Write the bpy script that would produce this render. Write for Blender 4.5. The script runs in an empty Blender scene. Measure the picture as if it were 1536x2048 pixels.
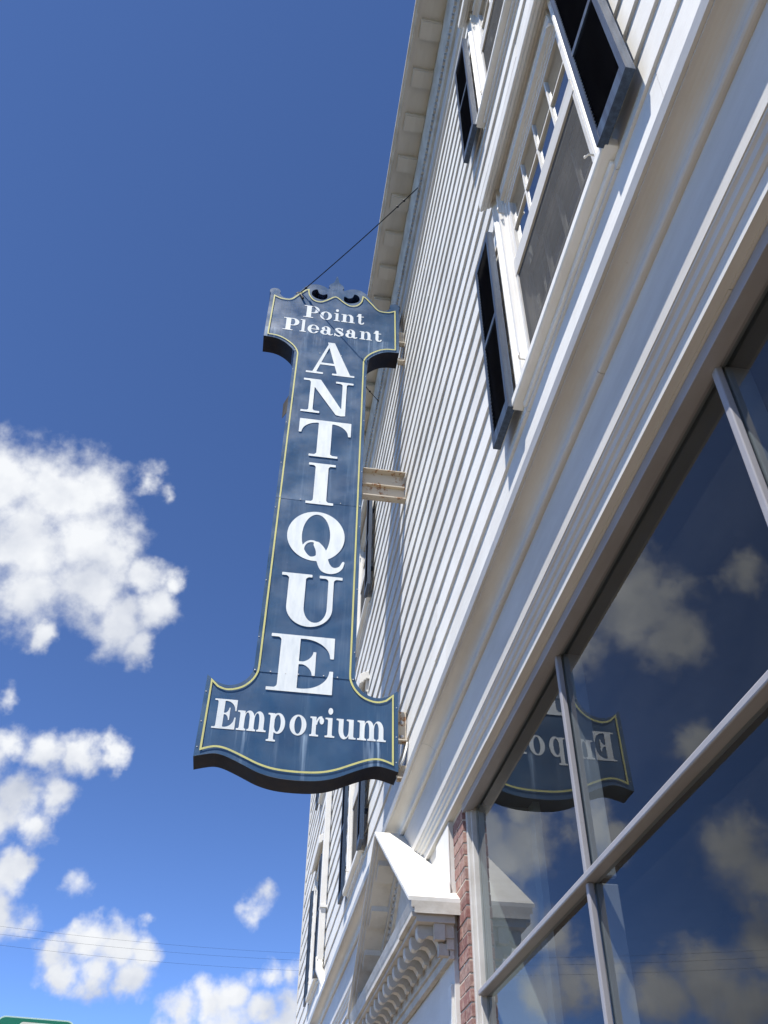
import bpy, bmesh, math, random
import numpy as np
from mathutils import Matrix, Vector
from mathutils.geometry import tessellate_polygon

random.seed(7)
scene = bpy.context.scene
COL = scene.collection

# ------------------------------------------------------------------ camera
cd = bpy.data.cameras.new('camera'); cam = bpy.data.objects.new('camera', cd); COL.objects.link(cam)
cd.sensor_fit = 'VERTICAL'; cd.sensor_height = 36.0; cd.lens = 30.908
cd.clip_start = 0.05; cd.clip_end = 6000
RX = Vector((0.98840373, -0.15139732, 0.01170118)); UP = Vector((-0.10949759, -0.65722624, 0.74569696)); BK = Vector((-0.1052062, -0.7383309, -0.66618251))
m = Matrix((RX, UP, BK)).transposed().to_4x4(); m.translation = Vector((-1.2, 0, 1.6))
cam.matrix_world = m
scene.camera = cam

# ------------------------------------------------------------------ light
SUN_TO = Vector((-1.0, -0.84, 2.75)).normalized()          # towards the sun
sd = bpy.data.lights.new('sun', 'SUN'); so = bpy.data.objects.new('sun', sd); COL.objects.link(so)
sd.energy = 5.0; sd.angle = math.radians(0.53); sd.color = (1.0, 0.955, 0.885)
so.rotation_euler = (-SUN_TO).to_track_quat('-Z', 'Y').to_euler(); so.location = (-20, -17, 60)

CL=[(-0.2936,0.7163,0.6331,0.0502),(-0.2501,0.7307,0.6352,0.0541),(-0.216,0.7342,0.6436,0.0446),(-0.2682,0.7605,0.5913,0.0634),(-0.2152,0.7672,0.6042,0.0575),(-0.1782,0.7806,0.5991,0.0399),(-0.2617,0.7929,0.5504,0.048),(-0.2091,0.7986,0.5644,0.0495),(-0.1498,0.7957,0.5868,0.0295),(-0.1226,0.802,0.5846,0.0206),(-0.1695,0.8223,0.5432,0.0396),(-0.1351,0.8172,0.5602,0.0295),(-0.1451,0.8403,0.5223,0.0222),(-0.2438,0.8204,0.5173,0.0182),(-0.3337,0.7362,0.5888,0.0729),(-0.3805,0.732,0.5652,0.0608),(-0.3161,0.7827,0.5361,0.0439),(-0.4183,0.7365,0.5317,0.0405),(-0.1592,0.7269,0.6681,0.0162),(-0.1392,0.7387,0.6595,0.0109),(-0.2563,0.8722,0.4166,0.0232),(-0.2219,0.8839,0.4116,0.0255),(-0.1885,0.8896,0.4161,0.0249),(-0.1576,0.8908,0.4262,0.0193),(-0.28,0.8743,0.3965,0.033),(-0.2412,0.8988,0.3659,0.0312),(-0.2053,0.9036,0.376,0.0232),(-0.2602,0.9009,0.3474,0.0324),(-0.219,0.911,0.3495,0.0213),(-0.2823,0.887,0.3654,0.037),(-0.2406,0.9229,0.3006,0.0272),(-0.2239,0.9249,0.3072,0.0174),(-0.2378,0.9333,0.2692,0.031),(-0.2141,0.9406,0.2636,0.0161),(-0.2631,0.9224,0.2827,0.0398),(-0.1774,0.9538,0.2423,0.0232),(-0.1477,0.9554,0.2556,0.0228),(-0.1236,0.9594,0.2534,0.0266),(-0.0968,0.9631,0.2512,0.0203),(-0.1377,0.9636,0.2291,0.0233),(-0.1052,0.9671,0.2315,0.0227),(-0.0937,0.9568,0.2752,0.0075),(-0.1908,0.9542,0.2307,0.0114),(-0.1654,0.9593,0.2288,0.0177),(-0.0564,0.9787,0.1972,0.0232),(-0.03,0.9766,0.213,0.0209),(-0.0065,0.9759,0.2183,0.0239),(0.0289,0.9774,0.2093,0.022),(0.058,0.9755,0.2124,0.0203),(-0.0077,0.9815,0.1913,0.0359),(0.0505,0.9806,0.1893,0.0316),(0.011,0.9717,0.2361,0.0112),(0.0328,0.9699,0.2413,0.0141),(0.0576,0.9685,0.2422,0.0151),(0.0127,0.9522,0.3052,0.0118),(0.0088,0.9554,0.2952,0.0108),(-0.1672,0.9374,0.3054,0.0122),(-0.2658,0.8512,0.4525,0.0107),(-0.3457,0.8619,0.371,0.0312),(-0.3667,0.8576,0.3607,0.0218),(-0.4426,0.7855,0.4325,0.0256),(-0.4723,0.8144,0.3371,0.0433),(-0.4919,0.8129,0.312,0.0379),(-0.3155,0.9083,0.2748,0.0256),(-0.3506,0.9056,0.2388,0.0243),(-0.3278,0.9166,0.2288,0.0286),(-0.4366,0.8697,0.2302,0.0413),(-0.4061,0.8871,0.2195,0.0344),(-0.4619,0.8607,0.2144,0.0435),(-0.3044,0.9259,0.2237,0.0289),(-0.4736,0.6658,0.5765,0.0257),(-0.4938,0.8313,0.255,0.0363)]

CLUSTER=[(-0.2339,0.7701,0.5935,0.1641,0.0776),(-0.2130,0.8844,0.4154,0.0919,0.0241),(-0.2312,0.9026,0.3631,0.0702,0.0343),(-0.2368,0.9291,0.2841,0.0672,0.0391),(-0.1359,0.9602,0.2439,0.0887,0.0353),(-0.0085,0.9803,0.1974,0.1145,0.0389),(0.0379,0.9700,0.2402,0.0448,0.0150),(-0.3811,0.7288,0.5690,0.1134,0.0673),(-0.3561,0.8592,0.3674,0.0588,0.0281),(-0.4704,0.8185,0.3298,0.0822,0.0436),(-0.3139,0.9158,0.2507,0.0700,0.0426),(-0.4258,0.8765,0.2247,0.0892,0.0353)]   # cloud bodies: direction, reach, half height
SKY_STRENGTH = 0.122
def make_world():
    w = bpy.data.worlds.new('World'); scene.world = w; w.use_nodes = True
    nt = w.node_tree; N = nt.nodes; L = nt.links; N.clear()
    out = N.new('ShaderNodeOutputWorld'); bg = N.new('ShaderNodeBackground')
    sky = N.new('ShaderNodeTexSky'); sky.sky_type = 'NISHITA'; sky.sun_disc = False
    sky.sun_elevation = math.asin(SUN_TO.z); sky.sun_rotation = math.atan2(SUN_TO.x, SUN_TO.y)
    sky.altitude = 1200; sky.air_density = 0.48; sky.dust_density = 0.0; sky.ozone_density = 3.0
    hs = N.new('ShaderNodeGamma'); hs.inputs['Gamma'].default_value = 1.28
    L.new(sky.outputs[0], hs.inputs['Color'])
    tc = N.new('ShaderNodeTexCoord'); D = tc.outputs['Generated']
    def math_(op, a, b=None, c=None, clamp=False):
        n = N.new('ShaderNodeMath'); n.operation = op; n.use_clamp = clamp
        for i, v in enumerate((a, b, c)):
            if v is None: continue
            if isinstance(v, (int, float)): n.inputs[i].default_value = v
            else: L.new(v, n.inputs[i])
        return n.outputs[0]
    def noise(vec, scale, detail, rough, dist=0.0):
        n = N.new('ShaderNodeTexNoise'); n.inputs['Scale'].default_value = scale; n.inputs['Detail'].default_value = detail
        n.inputs['Roughness'].default_value = rough; n.inputs['Distortion'].default_value = dist
        L.new(vec, n.inputs['Vector']); return n.outputs['Fac']
    def addv(v, off):
        n = N.new('ShaderNodeVectorMath'); n.operation = 'ADD'; L.new(v, n.inputs[0]); n.inputs[1].default_value = off; return n.outputs[0]
    # blobs in a sky whose directions are stirred by turbulence, so that outlines tear
    def noisec(vec, scale, detail, rough):
        n = N.new('ShaderNodeTexNoise'); n.inputs['Scale'].default_value = scale; n.inputs['Detail'].default_value = detail
        n.inputs['Roughness'].default_value = rough; L.new(vec, n.inputs['Vector']); return n.outputs['Color']
    def warp(vec, scale, detail, amp):
        c = noisec(vec, scale, detail, .58)
        v = N.new('ShaderNodeVectorMath'); v.operation = 'MULTIPLY_ADD'; L.new(c, v.inputs[0]); v.inputs[1].default_value = (amp,) * 3
        o = N.new('ShaderNodeVectorMath'); o.operation = 'ADD'; L.new(vec, v.inputs[2]); L.new(v.outputs[0], o.inputs[0]); o.inputs[1].default_value = (-amp * .5,) * 3
        return o.outputs[0]
    DW = warp(D, 26.0, 4, .046)
    acc = None
    for x, y, z, r in CL:
        n = N.new('ShaderNodeVectorMath'); n.operation = 'DISTANCE'; L.new(DW, n.inputs[0]); n.inputs[1].default_value = (x, y, z)
        wt = 1.0 if r > .0165 else .62 if r > .0125 else .46
        v = math_('MULTIPLY_ADD', n.outputs['Value'], -wt / (r * .98), wt)
        acc = v if acc is None else math_('SMOOTH_MAX', acc, v, 0.22)
    acc = math_('MAXIMUM', acc, -2.0)
    # the rest of the sky: fair-weather cumulus away from the mapped clouds
    nf = noise(D, 6.5, 2, 0.5)
    gen = math_('MULTIPLY_ADD', nf, 6.0, -4.3)
    dist = N.new('ShaderNodeVectorMath'); dist.operation = 'DISTANCE'; L.new(D, dist.inputs[0]); dist.inputs[1].default_value = (-0.06, 0.83, 0.55)
    mr = N.new('ShaderNodeMapRange'); mr.inputs[1].default_value = 0.50; mr.inputs[2].default_value = 0.66; mr.inputs[3].default_value = -2.5; mr.inputs[4].default_value = 0.0
    L.new(dist.outputs['Value'], mr.inputs[0])
    gen = math_('ADD', gen, mr.outputs[0])
    base = math_('MAXIMUM', acc, gen)
    big = noise(D, 34.0, 7, 0.56)
    nn = math_('MULTIPLY_ADD', big, 3.0, -1.40)
    dens = math_('MULTIPLY_ADD', base, 2.3, nn)
    ms = N.new('ShaderNodeMapRange'); ms.interpolation_type = 'SMOOTHSTEP'
    ms.inputs[1].default_value = -0.35; ms.inputs[2].default_value = 1.75; L.new(dens, ms.inputs[0])
    fac = ms.outputs[0]
    # billows lit from above, bodies greyer towards their bases
    t = SUN_TO * 0.03
    b1 = noise(D, 20.0, 4, 0.5); b2 = noise(addv(D, (t.x, t.y, t.z)), 20.0, 4, 0.5)
    rel = math_('SUBTRACT', b1, b2)
    sz = N.new('ShaderNodeSeparateXYZ'); L.new(DW, sz.inputs[0])
    num = None; den = None
    for x, y, z, r, h in CLUSTER:
        n = N.new('ShaderNodeVectorMath'); n.operation = 'DISTANCE'; L.new(D, n.inputs[0]); n.inputs[1].default_value = (x, y, z)
        wv = math_('MULTIPLY_ADD', n.outputs['Value'], -1.0 / r, 1.0, clamp=True)
        hv = math_('MULTIPLY', wv, math_('MULTIPLY_ADD', sz.outputs['Z'], 1.0 / h, -z / h))
        num = hv if num is None else math_('ADD', num, hv); den = wv if den is None else math_('ADD', den, wv)
    up = math_('DIVIDE', num, math_('MAXIMUM', den, 0.05))
    sh = math_('ADD', math_('MULTIPLY_ADD', rel, 1.5, 0.60), math_('MULTIPLY', up, 0.34))
    sh = math_('ADD', sh, math_('MULTIPLY', math_('MINIMUM', dens, 2.0), 0.08), clamp=True)
    cr = N.new('ShaderNodeMix'); cr.data_type = 'RGBA'
    k = 1.0 / SKY_STRENGTH
    cr.inputs['A'].default_value = (0.30 * k, 0.325 * k, 0.385 * k, 1); cr.inputs['B'].default_value = (0.50 * k, 0.512 * k, 0.53 * k, 1)
    L.new(sh, cr.inputs['Factor'])
    mx = N.new('ShaderNodeMix'); mx.data_type = 'RGBA'
    L.new(fac, mx.inputs['Factor']); L.new(hs.outputs[0], mx.inputs['A']); L.new(cr.outputs['Result'], mx.inputs['B'])
    L.new(mx.outputs['Result'], bg.inputs['Color']); bg.inputs['Strength'].default_value = SKY_STRENGTH
    L.new(bg.outputs[0], out.inputs[0])
    w.cycles.sampling_method = 'NONE'
make_world()

vs = scene.view_settings
vs.view_transform = 'Standard'; vs.look = 'None'; vs.gamma = 1.0; vs.exposure = 0.9; vs.use_curve_mapping = False
scene.render.engine = 'CYCLES'
cy = scene.cycles; cy.max_bounces = 7; cy.diffuse_bounces = 4; cy.glossy_bounces = 4; cy.transmission_bounces = 4; cy.transparent_max_bounces = 12; cy.caustics_reflective = False; cy.caustics_refractive = False

# ------------------------------------------------------------------ materials
K = 1.175
def mat(name):
    mt = bpy.data.materials.new(name); mt.use_nodes = True
    nt = mt.node_tree; b = nt.nodes['Principled BSDF']
    return mt, nt, nt.nodes, nt.links, b
def tex(N, L, scale, detail=4, rough=.55, stretch=(1, 1, 1), coord='Object', seed=0.0):
    tc = N.new('ShaderNodeTexCoord'); mp = N.new('ShaderNodeMapping'); mp.inputs['Scale'].default_value = stretch
    mp.inputs['Location'].default_value = (seed, seed * .7, seed * 1.3)
    L.new(tc.outputs[coord], mp.inputs[0]); n = N.new('ShaderNodeTexNoise')
    n.inputs['Scale'].default_value = scale; n.inputs['Detail'].default_value = detail; n.inputs['Roughness'].default_value = rough
    L.new(mp.outputs[0], n.inputs['Vector']); return n.outputs['Fac']
def ramp(N, L, fac, stops):
    r = N.new('ShaderNodeValToRGB'); L.new(fac, r.inputs[0])
    e = r.color_ramp.elements
    while len(e) < len(stops): e.new(0.5)
    for i, (p, c) in enumerate(stops):
        e[i].position = p; e[i].color = (*c, 1) if len(c) == 3 else c
    return r.outputs[0]
def mixc(N, L, fac, a, b, mode='MIX'):
    n = N.new('ShaderNodeMix'); n.data_type = 'RGBA'; n.blend_type = mode
    for key, v in (('Factor', fac), ('A', a), ('B', b)):
        if isinstance(v, (int, float)): n.inputs[key].default_value = v
        elif isinstance(v, tuple): n.inputs[key].default_value = (*v, 1)
        else: L.new(v, n.inputs[key])
    return n.outputs['Result']
def bump(N, L, b, h, strength=.2, dist=.01):
    n = N.new('ShaderNodeBump'); n.inputs['Strength'].default_value = strength; n.inputs['Distance'].default_value = dist
    L.new(h, n.inputs['Height']); L.new(n.outputs[0], b.inputs['Normal'])
def paint(name, col, dirt, amount=.5, rough=.5, scale=3.0, bstr=.12, streak=(1, 1, .25), vary=.06):
    mt, nt, N, L, b = mat(name)
    a = tex(N, L, scale, 6, .62, streak)
    c = tex(N, L, 34, 5, .65, (1, 1, 1), seed=3.0)
    f = ramp(N, L, a, [(.42, (0, 0, 0)), (.72, (amount,) * 3)])
    base = mixc(N, L, f, col, dirt)
    sp = ramp(N, L, c, [(.66, (0, 0, 0)), (.76, (amount * .8,) * 3)])
    oi = N.new('ShaderNodeObjectInfo'); vr = N.new('ShaderNodeMapRange'); vr.inputs[3].default_value = 1 - vary; vr.inputs[4].default_value = 1.0
    L.new(oi.outputs['Random'], vr.inputs[0])
    cv = N.new('ShaderNodeVectorMath'); cv.operation = 'SCALE'; L.new(mixc(N, L, sp, base, dirt), cv.inputs[0]); L.new(vr.outputs[0], cv.inputs['Scale'])
    L.new(cv.outputs[0], b.inputs['Base Color'])
    b.inputs['Roughness'].default_value = rough
    bump(N, L, b, tex(N, L, 70, 4, .6, (1, .25, 1)), bstr, .004)
    return mt
M = {}
M['white'] = paint('white_house_paint', (.69, .675, .635), (.46, .43, .38), .45, .5)
M['clap'] = paint('clapboard_paint', (.63, .625, .60), (.42, .40, .365), .5, .55, 2.2, .25, (1, .5, .6))
M['trim'] = paint('trim_paint', (.56, .545, .51), (.32, .285, .24), .5, .45, 4.0, .1, (1, .2, 1))
M['oldwhite'] = paint('weathered_white_paint', (.52, .50, .455), (.25, .22, .18), .65, .6, 5.0, .2, (1, 1, 1))
M['roofwhite'] = paint('bright_white_flashing', (.62, .61, .575), (.42, .39, .31), .45, .5, 9.0, .1, (1, 1, 1))
M['blue'] = paint('weathered_blue_shutter_paint', (.008, .022, .052), (.06, .11, .18), .6, .5, 16, .3, (2.2, 2.2, .12))
M['louver'] = paint('dark_louver_paint', (.026, .031, .048), (.05, .058, .08), .5, .6, 12, .1)
M['alu'] = paint('aluminium_frame', (.28, .275, .29), (.19, .18, .185), .5, .4, 7, .06, (1, .4, .3))
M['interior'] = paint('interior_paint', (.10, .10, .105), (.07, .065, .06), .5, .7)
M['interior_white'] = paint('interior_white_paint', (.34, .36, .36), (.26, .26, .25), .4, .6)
M['roofing'] = paint('roofing', (.06, .06, .065), (.1, .1, .1), .5, .8)
M['concrete'] = paint('concrete_paving', (.22, .18, .135), (.15, .12, .09), .6, .85, 1.2, .3, (1, 1, 1))
M['asphalt'] = paint('asphalt', (.05, .05, .052), (.085, .082, .08), .6, .85, 2.5, .4, (1, 1, 1))
M['earth'] = paint('grass_and_earth', (.06, .075, .035), (.10, .085, .055), .6, .9, .3, .3, (1, 1, 1))
M['linepaint'] = paint('road_line_paint', (.62, .50, .12), (.3, .25, .1), .5, .7, 6, .1, (1, 1, 1))
M['mortar'] = paint('mortar', (.52, .46, .37), (.36, .31, .25), .5, .9, 20, .3, (1, 1, 1))
for i, c in enumerate(((.24, .115, .09), (.20, .085, .072), (.27, .15, .12), (.21, .12, .10), (.165, .07, .062))):
    M['brick%d' % i] = paint('brick_%d' % i, c, (.40, .29, .24), .8, .85, 26, .5, (1, 1, 1))
M['wire'] = paint('black_wire', (.012, .012, .014), (.03, .025, .02), .4, .5)
M['galv'] = paint('galvanised_steel', (.45, .46, .47), (.33, .32, .31), .5, .45, 8, .1)
M['rimblue'] = paint('sign_rim_blue', (.010, .030, .085), (.06, .032, .018), .5, .4, 6, .2, (1, 1, 1))
M['rimrust_shade'] = paint('sign_underside_rust_shade', (.008, .010, .020), (.030, .021, .018), .55, .7, 9, .3, (1, 1, 1))  # near-black base carries the shade of the undersides, brown spots are rust
M['mint'] = paint('sign_edge', (.50, .68, .60), (.4, .5, .45), .3, .4)
M['green'] = paint('sign_green', (.005, .16, .085), (.03, .2, .12), .3, .35)
M['cream'] = paint('sign_cream', (.66, .68, .58), (.6, .6, .5), .3, .4)

for q in ('rimrust_shade', 'wire', 'louver'): M[q].node_tree.nodes['Principled BSDF'].inputs['Specular IOR Level'].default_value = .15
def make_rust():
    mt, nt, N, L, b = mat('rusty_steel_paint')
    a = tex(N, L, 11, 9, .72, (1, 1, .7), seed=5)
    f = ramp(N, L, a, [(.545, (0, 0, 0)), (.61, (1, 1, 1))])
    r = ramp(N, L, tex(N, L, 60, 5, .6), [(.3, (.13, .05, .02)), (.7, (.34, .16, .06))])
    L.new(mixc(N, L, f, (.46, .40, .31), r), b.inputs['Base Color']); b.inputs['Roughness'].default_value = .7
    bump(N, L, b, a, .4, .01)
    return mt
M['rust'] = make_rust()
def make_signblue():
    mt, nt, N, L, b = mat('sign_blue_enamel')
    big = tex(N, L, 3.0, 5, .6, (1, 1, .6))
    base = mixc(N, L, ramp(N, L, big, [(.35, (0, 0, 0)), (.7, (1, 1, 1))]), (.012, .050, .118), (.022, .075, .155))
    st = tex(N, L, 34, 4, .6, (1, 1, .045), seed=2)
    st2 = tex(N, L, 9, 3, .5, (1, 1, .05), seed=8)
    f = ramp(N, L, st, [(.47, (0, 0, 0)), (.70, (1, 1, 1))])
    f2 = ramp(N, L, st2, [(.45, (.0, .0, .0)), (.66, (1, 1, 1))])
    tc = N.new('ShaderNodeTexCoord'); sx = N.new('ShaderNodeSeparateXYZ'); L.new(tc.outputs['Object'], sx.inputs[0])
    def band(z0, z1, z2, amp):
        r1 = N.new('ShaderNodeMapRange'); r1.inputs[1].default_value = z0; r1.inputs[2].default_value = z1; r1.inputs[3].default_value = 0; r1.inputs[4].default_value = amp; L.new(sx.outputs['Z'], r1.inputs[0])
        r2 = N.new('ShaderNodeMapRange'); r2.inputs[1].default_value = z2; r2.inputs[2].default_value = z2 + .03; r2.inputs[3].default_value = 1; r2.inputs[4].default_value = 0; L.new(sx.outputs['Z'], r2.inputs[0])
        mm = N.new('ShaderNodeMath'); mm.operation = 'MULTIPLY'; L.new(r1.outputs[0], mm.inputs[0]); L.new(r2.outputs[0], mm.inputs[1]); return mm.outputs[0]
    a1 = band(4.12 * K, 4.46 * K, 4.47 * K, 1.0); a2 = band(8.5 * K, 8.95 * K, 8.96 * K, 1.0)
    ad = N.new('ShaderNodeMath'); ad.operation = 'ADD'; L.new(a1, ad.inputs[0]); L.new(a2, ad.inputs[1])
    ad2 = N.new('ShaderNodeMath'); ad2.operation = 'ADD'; L.new(ad.outputs[0], ad2.inputs[0]); ad2.inputs[1].default_value = .14
    m1 = N.new('ShaderNodeMath'); m1.operation = 'MULTIPLY'; L.new(f, m1.inputs[0]); L.new(f2, m1.inputs[1])
    m2 = N.new('ShaderNodeMath'); m2.operation = 'MULTIPLY'; L.new(m1.outputs[0], m2.inputs[0]); L.new(ad2.outputs[0], m2.inputs[1]); m2.use_clamp = True
    m3 = N.new('ShaderNodeMath'); m3.operation = 'MULTIPLY'; L.new(m2.outputs[0], m3.inputs[0]); m3.inputs[1].default_value = 1.25; m3.use_clamp = True
    chip = ramp(N, L, tex(N, L, 42, 6, .7, (1, 1, .6), seed=6), [(.70, (0, 0, 0)), (.735, (.8, .8, .8))])
    L.new(mixc(N, L, chip, mixc(N, L, m3.outputs[0], base, (.24, .33, .44)), (.32, .37, .42)), b.inputs['Base Color'])
    rr = ramp(N, L, tex(N, L, 5, 4, .6), [(.3, (.30,) * 3), (.7, (.46,) * 3)])
    L.new(rr, b.inputs['Roughness'])
    b.inputs['Specular IOR Level'].default_value = .6
    bump(N, L, b, tex(N, L, 1.0, 1.2, .5, (1, 1, 1.5)), .5, .10)
    return mt
M['signblue'] = make_signblue()
M['yellow'] = paint('sign_yellow_line', (.50, .48, .17), (.30, .30, .16), .5, .5, 20, .02)
M['lettering'] = paint('sign_white_lettering', (.66, .69, .69), (.38, .44, .49), .5, .5, 14, .05)

def make_glass(name, tint, refl=2.0, ior=1.52, rough=0.0, film=.03):
    mt = bpy.data.materials.new(name); mt.use_nodes = True
    nt = mt.node_tree; N = nt.nodes; L = nt.links; N.clear()
    o = N.new('ShaderNodeOutputMaterial'); t = N.new('ShaderNodeBsdfTransparent'); t.inputs[0].default_value = (*tint, 1)
    g = N.new('ShaderNodeBsdfGlossy'); g.inputs['Roughness'].default_value = rough; g.inputs['Color'].default_value = (.97, .985, 1, 1)
    fr = N.new('ShaderNodeFresnel')
    ge = N.new('ShaderNodeNewGeometry'); mi = N.new('ShaderNodeMapRange'); mi.inputs[3].default_value = ior; mi.inputs[4].default_value = 1 / ior
    L.new(ge.outputs['Backfacing'], mi.inputs[0]); L.new(mi.outputs[0], fr.inputs['IOR'])      # same reflectance on both sides
    r1 = N.new('ShaderNodeMath'); r1.operation = 'ADD'; L.new(fr.outputs[0], r1.inputs[0]); r1.inputs[1].default_value = 1.0
    r2 = N.new('ShaderNodeMath'); r2.operation = 'DIVIDE'; L.new(fr.outputs[0], r2.inputs[0]); L.new(r1.outputs[0], r2.inputs[1])
    r3 = N.new('ShaderNodeMath'); r3.operation = 'MULTIPLY'; L.new(r2.outputs[0], r3.inputs[0]); r3.inputs[1].default_value = refl
    bp = N.new('ShaderNodeBump'); bp.inputs['Strength'].default_value = .012; bp.inputs['Distance'].default_value = .02
    L.new(tex(N, L, 1.1, 2, .5), bp.inputs['Height']); L.new(bp.outputs[0], g.inputs['Normal'])
    mx = N.new('ShaderNodeMixShader'); L.new(r3.outputs[0], mx.inputs[0]); L.new(t.outputs[0], mx.inputs[1]); L.new(g.outputs[0], mx.inputs[2])
    df = N.new('ShaderNodeBsdfDiffuse'); df.inputs[0].default_value = (.42, .45, .48, 1)          # dust film, wiped in streaks
    ff = ramp(N, L, tex(N, L, 2.4, 7, .68, (1, .6, 1.5)), [(.38, (film * .25,) * 3), (.75, (film,) * 3)])
    m2 = N.new('ShaderNodeMixShader'); L.new(ff, m2.inputs[0]); L.new(mx.outputs[0], m2.inputs[1]); L.new(df.outputs[0], m2.inputs[2])
    L.new(m2.outputs[0], o.inputs[0]); return mt
M['glass'] = make_glass('shop_window_glass', (.62, .68, .69), 1.15, film=.02)
M['pane'] = make_glass('sash_glass', (.75, .8, .82))
def make_screen():
    mt = bpy.data.materials.new('insect_screen'); mt.use_nodes = True
    nt = mt.node_tree; N = nt.nodes; L = nt.links; N.clear()
    o = N.new('ShaderNodeOutputMaterial'); t = N.new('ShaderNodeBsdfTransparent'); d = N.new('ShaderNodeBsdfDiffuse')
    L.new(ramp(N, L, tex(N, L, 5, 4, .5, (1, 1, .6)), [(.3, (.085, .085, .085)), (.8, (.115, .112, .108))]), d.inputs[0])
    mx = N.new('ShaderNodeMixShader'); mx.inputs[0].default_value = .76
    L.new(t.outputs[0], mx.inputs[1]); L.new(d.outputs[0], mx.inputs[2]); L.new(mx.outputs[0], o.inputs[0]); return mt
M['screen'] = make_screen()

# ------------------------------------------------------------------ mesh helpers
K = 1.175; OFF = (.21, 0.0, -.28)      # the upper floors and the sign are scaled about the camera by K and OFF
UPPER = [False]                              # True while building parts scaled about the camera
def scale_about_cam(x, y, z): return (x * K + OFF[0], y * K + OFF[1], z * K + OFF[2])
class MB:
    def __init__(s): s.v = []; s.f = []
    def add(s, vs_, fs):
        o = len(s.v); s.v += [tuple(p) for p in vs_]; s.f += [tuple(i + o for i in f) for f in fs]; return s
    def box(s, x0, x1, y0, y1, z0, z1):
        return s.add([(x0, y0, z0), (x1, y0, z0), (x1, y1, z0), (x0, y1, z0), (x0, y0, z1), (x1, y0, z1), (x1, y1, z1), (x0, y1, z1)],
                     [(3, 2, 1, 0), (4, 5, 6, 7), (0, 1, 5, 4), (1, 2, 6, 5), (2, 3, 7, 6), (3, 0, 4, 7)])
    def prism(s, prof, a, b, axis='y', n=1, wob=0.0):
        """prof: list of (p,q); axis y: (x,z); axis z: (x,y); axis x: (y,z)"""
        k = len(prof); ring = []
        for i in range(n + 1):
            t = a + (b - a) * i / n
            dx = random.uniform(-wob, wob); dz = random.uniform(-wob, wob)
            for p, q in prof:
                if axis == 'y': ring.append((p + dx, t, q + dz))
                elif axis == 'z': ring.append((p, q, t))
                else: ring.append((t, p, q))
        fs = []
        for i in range(n):
            for j in range(k):
                j2 = (j + 1) % k
                fs.append((i * k + j, i * k + j2, (i + 1) * k + j2, (i + 1) * k + j))
        fs.append(tuple(range(k - 1, -1, -1))); fs.append(tuple(range(n * k, n * k + k)))
        return s.add(ring, fs)
    def tube(s, pts, r, n=6):
        pts = [Vector(p) for p in pts]; rs = r if isinstance(r, (list, tuple)) else [r] * len(pts)
        o = []
        for i, p in enumerate(pts):
            d = (pts[min(i + 1, len(pts) - 1)] - pts[max(i - 1, 0)]).normalized()
            a = d.orthogonal().normalized() if abs(d.z) > .95 else d.cross(Vector((0, 0, 1))).normalized()
            b = d.cross(a)
            for k in range(n):
                t = 2 * math.pi * k / n
                o.append(p + (a * math.cos(t) + b * math.sin(t)) * rs[i])
        fs = []
        for i in range(len(pts) - 1):
            for k in range(n):
                fs.append((i * n + k, i * n + (k + 1) % n, (i + 1) * n + (k + 1) % n, (i + 1) * n + k))
        fs.append(tuple(range(n - 1, -1, -1))); fs.append(tuple(range((len(pts) - 1) * n, len(pts) * n)))
        return s.add(o, fs)
    def ball(s, c, r, n=6, sy=1.0):
        vs_ = []; fs = []
        for i in range(n + 1):
            th = math.pi * i / n
            for k in range(n * 2):
                ph = math.pi * k / n
                vs_.append((c[0] + r * math.sin(th) * math.cos(ph), c[1] + r * sy * math.sin(th) * math.sin(ph), c[2] + r * math.cos(th)))
        m_ = n * 2
        for i in range(n):
            for k in range(m_):
                fs.append((i * m_ + k, i * m_ + (k + 1) % m_, (i + 1) * m_ + (k + 1) % m_, (i + 1) * m_ + k))
        return s.add(vs_, fs)
    def mesh(s, name):
        if UPPER[0] == 'all': s.v = [scale_about_cam(*p) for p in s.v]
        elif UPPER[0] == 'part': s.v = [(p[0] * K + OFF[0], p[1] * K, p[2] * K) for p in s.v]
        elif UPPER[0] == 'scale': s.v = [(p[0] * K, p[1] * K, p[2] * K) for p in s.v]
        me = bpy.data.meshes.new(name); me.from_pydata(s.v, [], s.f); me.validate(); me.update()
        bm = bmesh.new(); bm.from_mesh(me); bmesh.ops.recalc_face_normals(bm, faces=bm.faces); bm.to_mesh(me); bm.free()
        return me
    def build(s, name, material, parent=None, bevel=0.0, smooth=False):
        me = s.mesh(name); return link(name, me, material, parent, bevel, smooth)
def link(name, me, material, parent=None, bevel=0.0, smooth=False):
    if material is not None:
        if not me.materials: me.materials.append(M[material] if isinstance(material, str) else material)
    if smooth:
        for p in me.polygons: p.use_smooth = True
    o = bpy.data.objects.new(name, me); COL.objects.link(o)
    if parent is not None: o.parent = parent
    if bevel:
        bv = o.modifiers.new('bevel', 'BEVEL'); bv.width = bevel; bv.segments = 2; bv.limit_method = 'ANGLE'; bv.angle_limit = math.radians(40)
    return o
def empty(name, loc=(0, 0, 0), parent=None):
    o = bpy.data.objects.new(name, None); COL.objects.link(o); o.location = loc; o.empty_display_size = .2
    if parent is not None: o.parent = parent
    return o
def tag(o, label=None, cat=None, group=None, kind=None):
    if label: o['label'] = label
    if cat: o['category'] = cat
    if group: o['group'] = group
    if kind: o['kind'] = kind
    return o
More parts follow.
